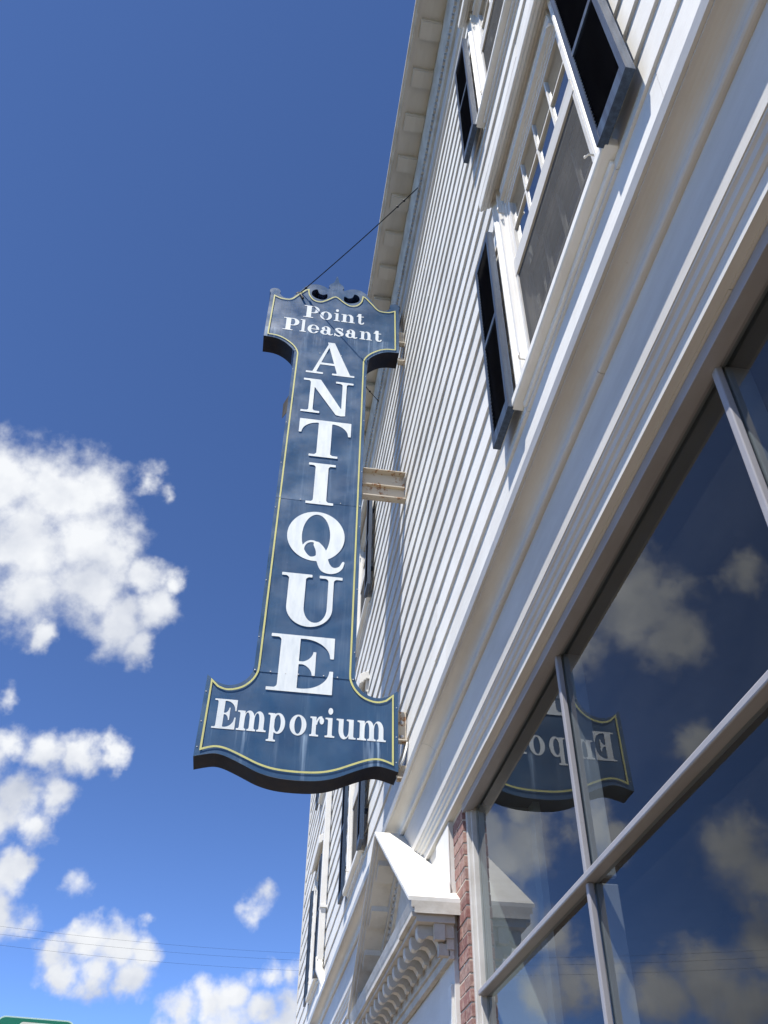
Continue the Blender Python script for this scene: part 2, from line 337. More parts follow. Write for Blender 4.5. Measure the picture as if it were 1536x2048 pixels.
def smooth_closed(pts, n=4):
    out = []; k = len(pts)
    for i in range(k):
        p0, p1, p2, p3 = [np.array(pts[(i + j - 1) % k], float) for j in range(4)]
        for j in range(n):
            t = j / n
            out.append(tuple(.5 * ((2 * p1) + (-p0 + p2) * t + (2 * p0 - 5 * p1 + 4 * p2 - p3) * t * t + (-p0 + 3 * p1 - 3 * p2 + p3) * t ** 3)))
    return out
def smooth_open(pts, n=4):
    out = []; k = len(pts)
    for i in range(k - 1):
        p0 = np.array(pts[max(i - 1, 0)], float); p1 = np.array(pts[i], float); p2 = np.array(pts[i + 1], float); p3 = np.array(pts[min(i + 2, k - 1)], float)
        for j in range(n):
            t = j / n
            out.append(tuple(.5 * ((2 * p1) + (-p0 + p2) * t + (2 * p0 - 5 * p1 + 4 * p2 - p3) * t * t + (-p0 + 3 * p1 - 3 * p2 + p3) * t ** 3)))
    out.append(tuple(pts[-1])); return out
def flat_fill(loops, y, thick=0.0):
    """fill 2-D loops (u,w) in the plane of constant y; optional thickness towards +y"""
    mb = MB(); allp = [p for lp in loops for p in lp]
    tris = tessellate_polygon([[Vector((p[0], p[1], 0)) for p in lp] for lp in loops])
    v = [(p[0], y, p[1]) for p in allp]; f = [tuple(t) for t in tris]
    mb.add(v, f)
    if thick:
        o = len(mb.v); mb.v += [(p[0], y + thick, p[1]) for p in allp]
        b = 0
        for lp in loops:
            k = len(lp)
            for i in range(k):
                j = (i + 1) % k; mb.f.append((b + i, b + j, o + b + j, o + b + i))
            b += k
    return mb

def flat_fill_nested(loops, y, thick):
    """several outlines, each with its own holes"""
    def inside(p, lp):
        c = False
        for (x0, y0), (x1, y1) in zip(lp, lp[1:] + lp[:1]):
            if (y0 > p[1]) != (y1 > p[1]) and p[0] < (x1 - x0) * (p[1] - y0) / (y1 - y0) + x0: c = not c
        return c
    mb = MB(); outer = [lp for lp in loops if sum(inside(lp[0], o) for o in loops if o is not lp) % 2 == 0]
    for o in outer:
        holes = [lp for lp in loops if lp not in outer and inside(lp[0], o)]
        q = flat_fill([o] + holes, y, thick); mb.add(q.v, q.f)
    return mb

# ------------------------------------------------------------------ setting
tag(MB().box(-1500, 1500, -1500, 1500, -.6, -.15).build('ground', 'earth'), kind='structure')
tag(MB().box(-14.5, -4.2, -400, 400, -.5, -.13).build('road', 'asphalt'), kind='structure')
pv = tag(MB().box(-4.05, .05, -60, 60, -.5, -.02).build('pavement', 'mortar'), kind='structure')
slab = MB().box(-.66, .66, -.66, .66, -.05, 0).mesh('paving_slab')
for i in range(3):
    for j in range(-4, 12):
        o = link('paving_slab', slab, 'concrete', pv); o.location = (-.70 - 1.335 * i, 1.335 * j, random.uniform(-.004, .004))
for i in range(-20, 22):
    MB().box(-4.2, -4.055, i * 2.0, i * 2.0 + 1.99, -.4, 0).build('kerb_stone', 'concrete', pv)
tag(MB().box(-18.5, -14.5, -400, 400, -.5, 0).build('pavement', 'concrete'), kind='structure')
tag(MB().box(-9.45, -9.33, -200, 200, -.13, -.126).build('road_line', 'linepaint'), kind='structure')

# ------------------------------------------------------------------ building
Y0, Y1 = -6.0, 16.12            # facade ends
UY0, UY1 = Y0, Y1                # the same before the scaling about the camera
Y0, Y1 = -7.05, 18.94
ZC0 = 4.3185; EXPO = 0.2115      # clapboards
XW = -.20
bld = tag(empty('clapboard_building', (0, 5, 0)), 'white three-storey clapboard building with blue shutters, roof cornice and shop windows', 'building')
bld.location = (0, 0, 0)
WIN = [(1.915, 0), (1.915, 1), (8.47, 0), (8.47, 1), (12.80, 0), (12.80, 1)]
ZS = (4.57, 7.37)               # top-of-sill bases: floors 2 and 3
WH = 0.465                        # half opening
openings = [(yc - WH - .05, yc + WH + .05, ZS[k] + .05, ZS[k] + 1.66) for yc, k in WIN]

def slab_with_holes(x0, x1, ya, yb, za, zb, holes):
    mb = MB(); ys = sorted({ya, yb, *[h[0] for h in holes], *[h[1] for h in holes]}); zs = sorted({za, zb, *[h[2] for h in holes], *[h[3] for h in holes]})
    for i in range(len(ys) - 1):
        run = None
        for j in range(len(zs) - 1):
            cy = (ys[i] + ys[i + 1]) / 2; cz = (zs[j] + zs[j + 1]) / 2
            solid = not any(h[0] < cy < h[1] and h[2] < cz < h[3] for h in holes)
            if solid: run = (run[0], zs[j + 1]) if run else (zs[j], zs[j + 1])
            if (not solid or j == len(zs) - 2) and run:
                mb.box(x0, x1, ys[i], ys[i + 1], *run); run = None
    return mb
UPPER[0] = 'all'
slab_with_holes(-.19, -.03, UY0, UY1, 4.2625, 10.4, openings).build('wall', 'clap', bld)
MB().box(-.03, 9.0, UY1 - .18, UY1 - .02, 0, 10.4).build('wall', 'clap', bld)
MB().box(-.03, 9.0, UY0, UY0 + .16, 0, 10.4).build('wall', 'clap', bld)
MB().box(9.0, 9.16, UY0, UY1 - .02, 0, 10.4).build('wall', 'clap', bld)
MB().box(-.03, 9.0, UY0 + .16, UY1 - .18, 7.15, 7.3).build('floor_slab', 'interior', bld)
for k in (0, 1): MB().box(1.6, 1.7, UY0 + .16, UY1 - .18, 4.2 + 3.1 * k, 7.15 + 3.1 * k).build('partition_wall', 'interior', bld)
MB().prism([(-.50, 10.51), (9.3, 10.51), (9.3, 11.2), (8.9, 11.4)], UY0 - .3, UY1 + .3).build('roof', 'roofing', bld)

# clapboards: one board per run, split by staggered butt joints
n_courses = 25
for c in range(n_courses):
    zb = ZC0 + EXPO * c; zt = zb + EXPO + .02
    runs = [(UY0, UY1 - .12)]
    for yc, k in WIN:
        a, b = yc - .565, yc + .565
        if zt - .02 > ZS[k] - .02 and zb < ZS[k] + 1.88:
            nr = []
            for r in runs:
                if b <= r[0] or a >= r[1]: nr.append(r)
                else:
                    if a - r[0] > .02: nr.append((r[0], a))
                    if r[1] - b > .02: nr.append((b, r[1]))
            runs = nr
    for yc, k in WIN:                               # rip the board that meets a sill or a head cap
        if zb < ZS[k] + .02 < zt - .02: short = (zb, ZS[k] + .03)
        elif zb < ZS[k] + 1.89 < zt - .02: short = (ZS[k] + 1.88, zt)
        else: continue
        lap = (short[0] - zb) / (zt - zb)
        MB().prism([(XW - .016 + .014 * lap, short[0]), (XW - .001, short[0]), (XW + .004, short[1]), (XW - .004, short[1])], yc - .564, yc + .564, 'y', 4, .001).build('clapboard', 'clap', bld)
    for r in runs:
        cuts = [r[0]]; x = r[0] + random.uniform(1.8, 4.2)
        while x < r[1] - .8: cuts.append(x); x += random.uniform(3.0, 4.6)
        cuts.append(r[1])
        for a, b in zip(cuts[:-1], cuts[1:]):
            dz = random.uniform(-.003, .003); dx = random.uniform(-.0025, .0015)
            nseg = max(2, int((b - a) / .35))
            prof = [(XW - .016 + dx, zb + dz), (XW - .001, zb + dz + .001), (XW + .006, zt), (XW - .002, zt)]
            MB().prism(prof, a + .0018, b - .0018, 'y', nseg, .0018).build('clapboard', 'clap', bld)
# corner boards
MB().box(-.225, -.03, UY1 - .12, UY1, 4.22, 9.5).build('corner_board', 'trim', bld, .004)
MB().box(-.225, -.03, UY0 - .02, UY0 + .1, 4.22, 9.5).build('corner_board', 'trim', bld, .004)

# roof cornice
def lengths(a, b, step, jitter=.5):
    out = [a]; x = a + step * random.uniform(.5, 1)
    while x < b - .6: out.append(x); x += step + random.uniform(-jitter, jitter)
    out.append(b); return list(zip(out[:-1], out[1:]))
def runs_of(name, prof, material, step=4.2, n=10, wob=.0004, a=None, b=None, bevel=0):
    if a is None: a, b = (UY0, UY1) if UPPER[0] else (Y0, Y1)
    for p, q in lengths(a, b, step):
        MB().prism(prof, p + .0012, q - .0012, 'y', max(1, int((q - p) / .5)), wob).build(name, material, bld, bevel)
runs_of('frieze_board', [(-.222, 9.42), (-.19, 9.42), (-.19, 10.17), (-.222, 10.17)], 'trim')
runs_of('frieze_moulding', [(-.238, 9.50), (-.222, 9.49), (-.222, 9.56), (-.245, 9.555), (-.25, 9.53)], 'trim')
runs_of('frieze_moulding', [(-.232, 9.64), (-.222, 9.63), (-.222, 9.67), (-.234, 9.665)], 'trim')
runs_of('bed_moulding', [(-.222, 9.86), (-.222, 10.43), (-.30, 10.43), (-.30, 10.30), (-.285, 10.22), (-.275, 10.16), (-.262, 10.12), (-.262, 9.90), (-.245, 9.87)], 'oldwhite')
runs_of('cornice_soffit', [(-.535, 10.43), (-.22, 10.432), (-.22, 10.50), (-.535, 10.50)], 'trim')
runs_of('crown_moulding', [(-.535, 10.418), (-.556, 10.416), (-.560, 10.432), (-.578, 10.436), (-.580, 10.456), (-.535, 10.50)], 'oldwhite', a=UY0 - .1, b=UY1 + .1)
MB().prism([(-.55, 10.49), (-.50, 10.502), (-.50, 10.56), (-.565, 10.56), (-.568, 10.52)], UY0 - .1, UY1 + .1).build('gutter', 'galv', bld)
mod = MB().box(-.50, -.302, -.085, .085, 10.384, 10.432).box(-.492, -.302, -.075, .075, 10.370, 10.3845)
UPPER[0] = 'part'; modm = mod.mesh('modillion'); UPPER[0] = 'all'
y = -1.0
modm.materials.append(M['trim'])
while y < UY1 - .2:
    o = link('modillion', modm, None, bld); o.location = (0, (y + .095) * K, OFF[2])
    y += .4375
dm = MB(); y = 1.5
while y < UY1:
    dm.box(-.283, -.2615, y, y + .030, 9.93, 9.985); y += .0555
tag(dm.build('dentil_course', 'oldwhite', bld), kind='stuff')

UPPER[0] = False
MB().box(.143, 9.0, Y0 + .2, Y1 - .3, 3.86, 4.2).build('floor_slab', 'interior', bld)
MB().box(.0, 9.0, Y0 + .2, Y1 - .3, -.02, .08).build('floor_slab', 'interior', bld)
MB().box(2.6, 2.7, Y0 + .2, Y1 - .3, .08, 3.86).build('partition_wall', 'interior', bld)

# storefront cornice: profile under the clapboards (x, z)
runs_of('drip_cap', [(-.219, 4.262), (-.228, 4.298), (-.20, 4.302), (-.19, 4.262)], 'trim', 4.0)
runs_of('crown_top', [(-.222, 4.303), (-.04, 4.345), (-.04, 4.262), (-.19, 4.262), (-.196, 4.30)], 'trim', 4.0)
cove = [(-.205, 4.261)]
for i in range(9):
    t = i / 8 * math.pi / 2
    cove.append((-.205 + .083 * math.sin(t), 4.196 + .058 * math.cos(t)))
cove += [(-.04, 4.196), (-.04, 4.261)]
runs_of('cove_moulding', cove, 'trim', 4.5)
bead = [(-.100, 4.196)] + [(-.116 - .016 * math.sin(t), 4.179 + .016 * math.cos(t)) for t in [i / 6 * math.pi for i in range(7)]] + [(-.100, 4.163)]
runs_of('bead_moulding', bead, 'trim', 4.5)
runs_of('fascia_board', [(-.104, 3.899), (-.04, 3.899), (-.04, 4.163), (-.104, 4.163)], 'trim', 4.8)
runs_of('bed_moulding', [(-.040, 3.899), (-.1005, 3.899), (-.099, 3.890), (-.090, 3.884), (-.086, 3.874), (-.090, 3.868), (-.088, 3.860), (-.078, 3.854), (-.075, 3.846), (-.079, 3.840), (-.077, 3.832), (-.066, 3.826), (-.040, 3.826)], 'trim', 4.4)
runs_of('lower_fascia_board', [(-.0626, 3.765), (-.030, 3.765), (-.030, 3.826), (-.0626, 3.826)], 'trim', 4.6)
runs_of('soffit_board', [(-.030, 3.762), (.30, 3.762), (.30, 3.86), (-.0295, 3.86)], 'trim', 4.6)

# ------------------------------------------------------------------ windows and shutters
def casing_prof(sign, y0):
    st = [(0, -.21), (0, -.242), (.015, -.242), (.020, -.232), (.030, -.236), (.035, -.227), (.068, -.227), (.073, -.236), (.088, -.236), (.091, -.217), (.104, -.217), (.106, -.205), (.127, -.205), (.127, -.10), (.0, -.10)]
    return [(x, y0 + sign * d) for d, x in st]
ZL, ZH = .085, 1.565            # opening (from sill base)
XG = -.182
def window_meshes():
    P = {}
    c = MB()
    c.prism(casing_prof(1, -.59), .075, 1.79, 'z'); c.prism(casing_prof(-1, .59), .075, 1.79, 'z')
    # head casing between the jambs
    c.prism([(-.10, ZH - .01), (-.204, ZH - .01), (-.204, ZH + .012), (-.215, ZH + .012), (-.215, ZH + .03), (-.236, ZH + .03), (-.236, ZH + .048), (-.227, ZH + .054), (-.227, 1.68), (-.233, 1.685), (-.233, 1.70), (-.227, 1.705), (-.227, 1.79), (-.10, 1.79)], -.4625, .4625, 'y')
    P['casing'] = c.mesh('window')
    P['sill'] = MB().prism([(-.10, .082), (-.266, .072), (-.268, .024), (-.258, .018), (-.10, .018)], -.62, .62, 'y').prism([(-.20, .0175), (-.228, .0175), (-.226, -.012), (-.20, -.014)], -.57, .57, 'y').mesh('sill')
    P['cap'] = MB().prism([(-.10, 1.79), (-.240, 1.79), (-.243, 1.775), (-.262, 1.77), (-.266, 1.745), (-.286, 1.742), (-.290, 1.728), (-.305, 1.728), (-.307, 1.80), (-.300, 1.84), (-.19, 1.90), (-.10, 1.90)], -.62, .62, 'y').mesh('head_cap')
    zr0, zr1 = .82, .972
    def sash(z0, z1, xg):
        s = MB(); w = .035
        s.box(xg - .016, xg + .02, -WH, -WH + w, z0, z1); s.box(xg - .016, xg + .02, WH - w, WH, z0, z1)
        s.box(xg - .0155, xg + .0195, -WH + w, WH - w, z0, z0 + w); s.box(xg - .0155, xg + .0195, -WH + w, WH - w, z1 - w, z1)
        yy = [-WH + w + (2 * WH - 2 * w) * i / 4 for i in range(5)]
        zz = [z0 + w, (z0 + z1) / 2, z1 - w]
        for a in yy[1:4]: s.box(xg - .010, xg + .008, a - .006, a + .006, z0 + w, z1 - w)
        for i in range(4): s.box(xg - .0105, xg + .0075, yy[i] + (.006 if i else 0), yy[i + 1] - (.006 if i < 3 else 0), zz[1] - .006, zz[1] + .006)
        panes = [(yy[i] + .004, yy[i + 1] - .004, zz[j] + .004, zz[j + 1] - .004) for i in range(4) for j in range(2)]
        return s, panes
    us, up = sash(zr1 - .02, ZH, XG); ls, lp = sash(ZL, zr0 + .06, XG + .045)
    P['upper_sash'] = us.mesh('upper_sash'); P['lower_sash'] = ls.mesh('lower_sash')
    P['panes'] = []
    for (a, b, c0, d), xg in [(q, XG) for q in up] + [(q, XG + .045) for q in lp]:
        tl = random.uniform(-.0015, .0015)
        P['panes'].append(MB().add([(xg + tl, a, c0), (xg - tl, b, c0), (xg - tl, b, d), (xg + tl, a, d)], [(0, 1, 2, 3)]).mesh('pane'))
    P['rail'] = MB().box(-.214, -.2005, -WH + .003, WH - .003, zr0 + .03, zr1).box(-.211, -.2, -WH + .003, -WH + .022, ZL, zr0 + .03).box(-.211, -.2, WH - .022, WH - .003, ZL, zr0 + .03).mesh('storm_frame')
    P['screen'] = MB().add([(-.203, -WH + .02, ZL), (-.203, WH - .02, ZL), (-.203, WH - .02, zr0 + .03), (-.203, -WH + .02, zr0 + .03)], [(0, 1, 2, 3)]).mesh('insect_screen')
    P['hook'] = MB().tube([(-.215, 0, 0), (-.247, 0, 0), (-.256, .016, .003), (-.252, .018, .018)], .0045, 6).mesh('storm_window_hook')
    return P
UPPER[0] = 'part'; WP = window_meshes()
SH = 1.47; SW = .272
def shutter_meshes():
    fr = MB(); st = .028; t0, t1 = -.282, -.246
    fr.box(t0, t1, 0, st, 0, SH); fr.box(t0, t1, SW - st, SW, 0, SH)
    for z0, z1 in ((0, .07), (SH * .5 - .018, SH * .5 + .018), (SH - .05, SH)): fr.box(t0 + .001, t1 - .001, st, SW - st, z0, z1)
    for z in (.3, SH - .3): fr.box(t1, -.205, SW * .4, SW * .6, z, z + .03)
    lv = MB()
    for a, b in ((.07, SH * .5 - .018), (SH * .5 + .018, SH - .05)):
        n = int((b - a) / .026)
        for i in range(n):
            z = a + (b - a) * (i + .5) / n
            lv.add([(t0 + .003, st, z - .013), (t0 + .003, SW - st, z - .013), (t1 - .006, SW - st, z + .014), (t1 - .006, st, z + .014)], [(0, 1, 2, 3)])
    return fr.mesh('shutter'), lv.mesh('louvers')
SF, LV = shutter_meshes(); UPPER[0] = False
for me, k in ((SF, 'blue'), (LV, 'louver')): me.materials.append(M[k])
for me, k in ((WP['casing'], 'white'), (WP['sill'], 'white'), (WP['cap'], 'white'), (WP['upper_sash'], 'white'), (WP['lower_sash'], 'white'), (WP['rail'], 'trim'), (WP['screen'], 'screen'), (WP['hook'], 'white')):
    me.materials.append(M[k])
for me in WP['panes']: me.materials.append(M['pane'])
for yc, k in WIN:
    w = link('window', WP['casing'], None, bld); w.location = (0, yc * K, ZS[k] * K + OFF[2])
    for nm, key in (('sill', 'sill'), ('head_cap', 'cap'), ('upper_sash', 'upper_sash'), ('lower_sash', 'lower_sash'), ('storm_frame', 'rail'), ('insect_screen', 'screen')):
        o = link(nm, WP[key], None, w)
        if nm in ('sill', 'head_cap'):
            bv = o.modifiers.new('bevel', 'BEVEL'); bv.width = .004; bv.segments = 1
    for me in WP['panes']: link('pane', me, None, w)
    for sy in (-1, 1):
        for zz in (.22, 1.50):
            o = link('storm_window_hook', WP['hook'], None, w); o.location = (0, sy * (WH + .02) * K, zz * K); o.scale = (1, -sy, 1)
    for side in (-1, 1):
        s = link('shutter', SF, None, bld)
        s.location = (random.uniform(-.012, .0), (yc + (-.602 - SW if side < 0 else .602)) * K, (ZS[k] + .02) * K + OFF[2]); s.rotation_euler = (0, 0, side * random.uniform(-.02, .03))
        lo = link('louvers', LV, None, s); tag(lo, kind='stuff')

# downspout
UPPER[0] = 'all'; dp = MB(); px_, py_ = -.262, 11.45
dp.box(-.30, -.225, py_ - .055, py_ + .055, 4.60, 9.9)
dsp = dp.build('downspout', 'white', bld, .008)
MB().tube([(-.262, py_, 4.64), (-.262, py_ - .03, 4.50), (-.20, py_ - .22, 4.28), (-.24, py_ - .30, 4.12), (-.31, py_ - .32, 3.9), (-.31, py_ - .32, .4)], .052, 10).build('elbow', 'white', dsp, smooth=True)
for z in (5.2, 6.9, 8.6): MB().box(-.304, -.214, py_ - .075, py_ + .075, z, z + .03).build('strap', 'white', dsp)

UPPER[0] = False
# ------------------------------------------------------------------ brick pier
YB0, YB1 = 4.868, 5.118
pier = MB().box(-.0165, .25, YB0 + .0035, YB1 - .004, 0, 3.761).build('brick_pier', 'mortar', bld)
zc = .02; row = 0
while zc < 3.70:
    h = .0585
    if row % 2 == 0: parts = [(YB0, YB1 - .002)]
    else: ym = YB0 + .125; parts = [(YB0, ym - .005), (ym + .005, YB1 - .002)]
    for a, b in parts:
        j = random.uniform(-.002, .002)
        MB().box(-.020 + j, .07, a + (random.uniform(-.0015, .0015) if a == YB0 else 0), b, zc, zc + h).build('brick', 'brick%d' % random.randint(0, 4), pier, .0025)
    zc += .0677; row += 1

# ------------------------------------------------------------------ shop window
sw = MB()
sw.box(.0, .062, 4.838, 4.872, .55, 3.7615)
sw.box(.022, .0625, 4.818, 4.838, .55, 3.7615)
shop = sw.build('shop_window', 'trim', bld, .004)
MB().box(-.020, .036, -3.4, 4.866, 3.712, 3.7615).box(.0362, .062, -3.4, 4.818, 3.727, 3.7615).build('head_frame', 'alu', shop, .002)
MB().box(.006, .07, -3.4, 4.818, 2.742, 2.768).build('transom_bar', 'alu', shop, .005)
MB().box(-.03, .12, -3.4, 4.82, .42, .55).build('sill', 'alu', shop, .005)
MB().box(-.02, .2, -3.4, 4.870, 0, .42).build('stall_riser', 'trim', shop)
mull = [3.165, 1.539, -.087, -1.71]
for ym in mull:
    for z0, z1 in ((2.768, 3.727), (.55, 2.742)):
        MB().box(.022, .046, ym - .014, ym + .014, z0, z1).box(.056, .14, ym - .013, ym + .013, z0, z1).build('mullion', 'alu', shop, .004)
edges = [4.818] + [m_ for m_ in mull] + [-3.3]
for b, a in zip(edges[:-1], edges[1:]):
    for z0, z1 in ((2.769, 3.726), (.551, 2.741)):
        tl = random.uniform(-.001, .001)
        MB().add([(.050 + tl, a, z0), (.050 - tl, b, z0), (.050 - tl + .0006, b, z1), (.050 + tl + .0006, a, z1)], [(0, 1, 2, 3)]).build('pane', 'glass', shop)
# inside the shop window: white reveal, display platform and ceiling
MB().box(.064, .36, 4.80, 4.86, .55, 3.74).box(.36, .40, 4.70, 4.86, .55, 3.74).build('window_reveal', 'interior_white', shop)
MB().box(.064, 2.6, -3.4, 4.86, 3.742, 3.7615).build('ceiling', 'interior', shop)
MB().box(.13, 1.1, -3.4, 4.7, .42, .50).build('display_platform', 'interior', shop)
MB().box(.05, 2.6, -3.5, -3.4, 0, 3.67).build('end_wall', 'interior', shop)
MB().box(-.03, .2, Y0, -3.4, 0, 3.761).build('wall', 'trim', bld)

# ------------------------------------------------------------------ gabled entrance hood beyond the pier
YR, ZR, SL, HS = 6.46, 4.205, .644, 1.44
hood = MB()
def rake(mb, x0, x1, top, th, ya=0.0, yb=HS, near=True, far=True):
    """slab following both slopes: 'top' metres below the roof line, th thick (vertical)"""
    for sgn, on in ((-1, near), (1, far)):
        if not on: continue
        pts = [(YR + sgn * ya, ZR - ya * SL - top), (YR + sgn * yb, ZR - yb * SL - top), (YR + sgn * yb, ZR - yb * SL - top - th), (YR + sgn * ya, ZR - ya * SL - top - th)]
        mb.prism(pts, x0, x1, 'x')
    return mb
rake(MB(), -.312, .02, 0, .022).build('entrance_hood', 'roofwhite', bld)
hood = bpy.data.objects['entrance_hood']
rake(MB(), -.296, .02, .022, .035).build('raking_crown', 'oldwhite', hood)
rake(MB(), -.278, .02, .057, .03).build('raking_fascia', 'oldwhite', hood)
rake(MB(), -.135, .02, .087, .085, 0, HS - .08).build('raking_bed_moulding', 'oldwhite', hood)
rake(MB(), -.108, .02, .172, .07, 0, HS - .16).build('raking_bed_moulding', 'oldwhite', hood)
for sgn in (-1, 1):
    for i in range(4):
        d = .12 + i * .34
        mbm = MB(); pts = [(YR + sgn * d, ZR - d * SL - .0875), (YR + sgn * (d + .13), ZR - (d + .13) * SL - .0875), (YR + sgn * (d + .13), ZR - (d + .13) * SL - .125), (YR + sgn * d, ZR - d * SL - .125)]
        mbm.prism(pts, -.262, -.1355, 'x').build('modillion', 'oldwhite', hood)
    dd = MB(); d = .08
    while d < HS - .25:
        z = ZR - d * SL - .172
        dd.box(-.122, -.1085, YR + sgn * d - .012, YR + sgn * d + .012, z - .045, z - .02); d += .05
    tag(dd.build('dentil_course', 'oldwhite', hood), kind='stuff')
MB().prism([(YR, ZR - .24), (YR + HS - .2, ZR - (HS - .2) * SL - .24), (YR + HS - .2, 3.2), (YR - HS + .2, 3.2), (YR - HS + .2, ZR - (HS - .2) * SL - .24)], -.085, .0, 'x').build('tympanum', 'oldwhite', hood)
# horizontal cornice with near return
HY0, HY1 = YR - HS, YR + HS
def ring(x0, top, th, inset):   # box running along the front, its end is the return
    return (x0, -.045, HY0 + inset, HY1 - inset, top - th, top)
crown = [(-.298, 3.268), (-.286, 3.226), (-.278, 3.206), (-.262, 3.206), (-.262, 3.268)]
MB().prism(crown, HY0 + .02, HY1 - .02, 'y').build('crown_moulding', 'oldwhite', hood)
MB().box(-.262, -.045, HY0 + .014, HY1 - .014, 3.206, 3.262).build('return_board', 'oldwhite', hood)
MB().box(-.290, -.2625, HY0 + .03, HY0 + .47, 3.180, 3.205).build('ledge', 'oldwhite', hood)
MB().box(-.284, -.2625, HY0 + .475, HY1 - .03, 3.176, 3.203).build('ledge', 'oldwhite', hood)
MB().box(-.262, -.045, HY0 + .03, HY1 - .03, 3.155, 3.2055).build('cornice_soffit', 'oldwhite', hood)
sb = [(-.245, 3.154), (-.10, 3.154), (-.10, 3.07), (-.112, 3.058), (-.128, 3.062), (-.134, 3.078), (-.150, 3.098), (-.175, 3.104), (-.19, 3.100), (-.205, 3.084), (-.222, 3.080), (-.238, 3.090), (-.247, 3.112)]
sbm = MB().prism(sb, 0, .066, 'y').mesh('scroll_bracket'); sbm.materials.append(M['oldwhite'])
for i in range(13):
    o = link('scroll_bracket', sbm, None, hood); o.location = (0, HY0 + .10 + i * .205, 0)
MB().box(-.16, -.10, HY0 + .045, HY0 + .085, 3.07, 3.154).box(-.13, -.07, HY0 + .08, HY0 + .13, 3.0, 3.06).build('end_block', 'oldwhite', hood)
MB().box(-.10, -.045, HY0 + .06, HY1 - .06, 3.085, 3.1545).box(-.088, -.045, HY0 + .07, HY1 - .07, 3.03, 3.0845).box(-.075, -.045, HY0 + .08, HY1 - .08, 2.985, 3.0295).build('architrave_moulding', 'oldwhite', hood)
MB().box(-.045, .0, YB1 + .001, YB1 + .40, 0, 3.25).build('pilaster', 'trim', bld, .003)
MB().box(-.060, -.0455, YB1 + .02, YB1 + .11, 0, 2.87).build('pilaster_strip', 'roofwhite', bld)
MB().box(-.040, .0, YB1 + .402, Y1, 0, 3.761).build('storefront_panel', 'trim', bld)
# flashing and board between the hood roof and the pier
MB().box(-.044, .0, YB1 + .001, YB1 + .40, 3.2505, 3.7612).build('storefront_panel', 'trim', bld)
MB().box(-.052, -.0465, YB1 - .002, YB1 + .36, 3.22, 3.74).build('flashing_board', 'white', bld)
MB().box(-.058, -.0525, YB1 - .012, YB1 + .02, 3.27, 3.40).build('flashing_flap', 'white', bld)

# ------------------------------------------------------------------ lettering: glyph outlines traced from implicit shapes (cap height 1)
GX, GY = np.meshgrid(np.arange(-.2, 1.75, .0115), np.arange(-.42, 1.14, .0115))
def g_rect(x0, x1, y0, y1): return np.maximum(np.maximum(x0 - GX, GX - x1), np.maximum(y0 - GY, GY - y1))
def g_ell(cx, cy, rx, ry): return (np.sqrt(((GX - cx) / rx) ** 2 + ((GY - cy) / ry) ** 2) - 1) * min(rx, ry)
def g_u(*a):
    r = a[0]
    for b in a[1:]: r = np.minimum(r, b)
    return r
def g_i(*a):
    r = a[0]
    for b in a[1:]: r = np.maximum(r, b)
    return r
def g_sub(a, *bs):
    for b in bs: a = np.maximum(a, -b)
    return a
def g_poly(*p):                                     # convex, clockwise or not
    cx = sum(q[0] for q in p) / len(p); cy = sum(q[1] for q in p) / len(p); r = None
    for (x0, y0), (x1, y1) in zip(p, p[1:] + p[:1]):
        nx, ny = y1 - y0, x0 - x1; l = math.hypot(nx, ny); nx /= l; ny /= l
        if (cx - x0) * nx + (cy - y0) * ny > 0: nx, ny = -nx, -ny
        d = (GX - x0) * nx + (GY - y0) * ny; r = d if r is None else np.maximum(r, d)
    return r
def g_sweep(pts, rad, n=10):
    P = smooth_open(pts, n); k = len(P); R = np.interp(np.linspace(0, 1, k), np.linspace(0, 1, len(rad)), rad); d = None
    for (x, y), r in zip(P, R):
        q = np.hypot(GX - x, GY - y) - r; d = q if d is None else np.minimum(d, q)
    return d
def fillet(x, y, sx, sy, r):                        # bracket of a serif: corner (x,y), opening sx,sy
    x0, x1 = sorted((x, x + sx * r)); y0, y1 = sorted((y, y + sy * r))
    return g_sub(g_rect(x0 - .004, x1 + .004, y0 - .004, y1 + .004), g_ell(x + sx * r, y + sy * r, r, r))
def stem(x0, x1, y0, y1, bl=.12, br=.12, tl=.12, tr=.12, th=.055, r=.06):
    s = g_rect(x0, x1, y0, y1)
    for l, rr, y, sy in ((bl, br, y0, 1), (tl, tr, y1, -1)):
        if l or rr:
            s = g_u(s, g_rect(x0 - l, x1 + rr, min(y, y + sy * th), max(y, y + sy * th)))
            if l: s = g_u(s, fillet(x0, y + sy * th, -1, sy, min(r, l * .8)))
            if rr: s = g_u(s, fillet(x1, y + sy * th, 1, sy, min(r, rr * .8)))
    return s
def arch(xl, xr, stw, top, thin=.07):               # shoulder from a stem's right side xl to the outer right xr
    cx = (xl - .04 + xr) / 2; rx = xr - cx; ry = .30
    o = g_i(g_ell(cx, top - ry, rx, ry), g_rect(xl - .05, 2, top - ry, 2))
    icx = (xl + xr - stw) / 2; irx = (xr - stw - xl) / 2
    return g_sub(o, g_ell(icx, top - ry - .01, irx, ry - thin + .012), g_rect(-1, xl - .05, -1, 2))
XH = .66
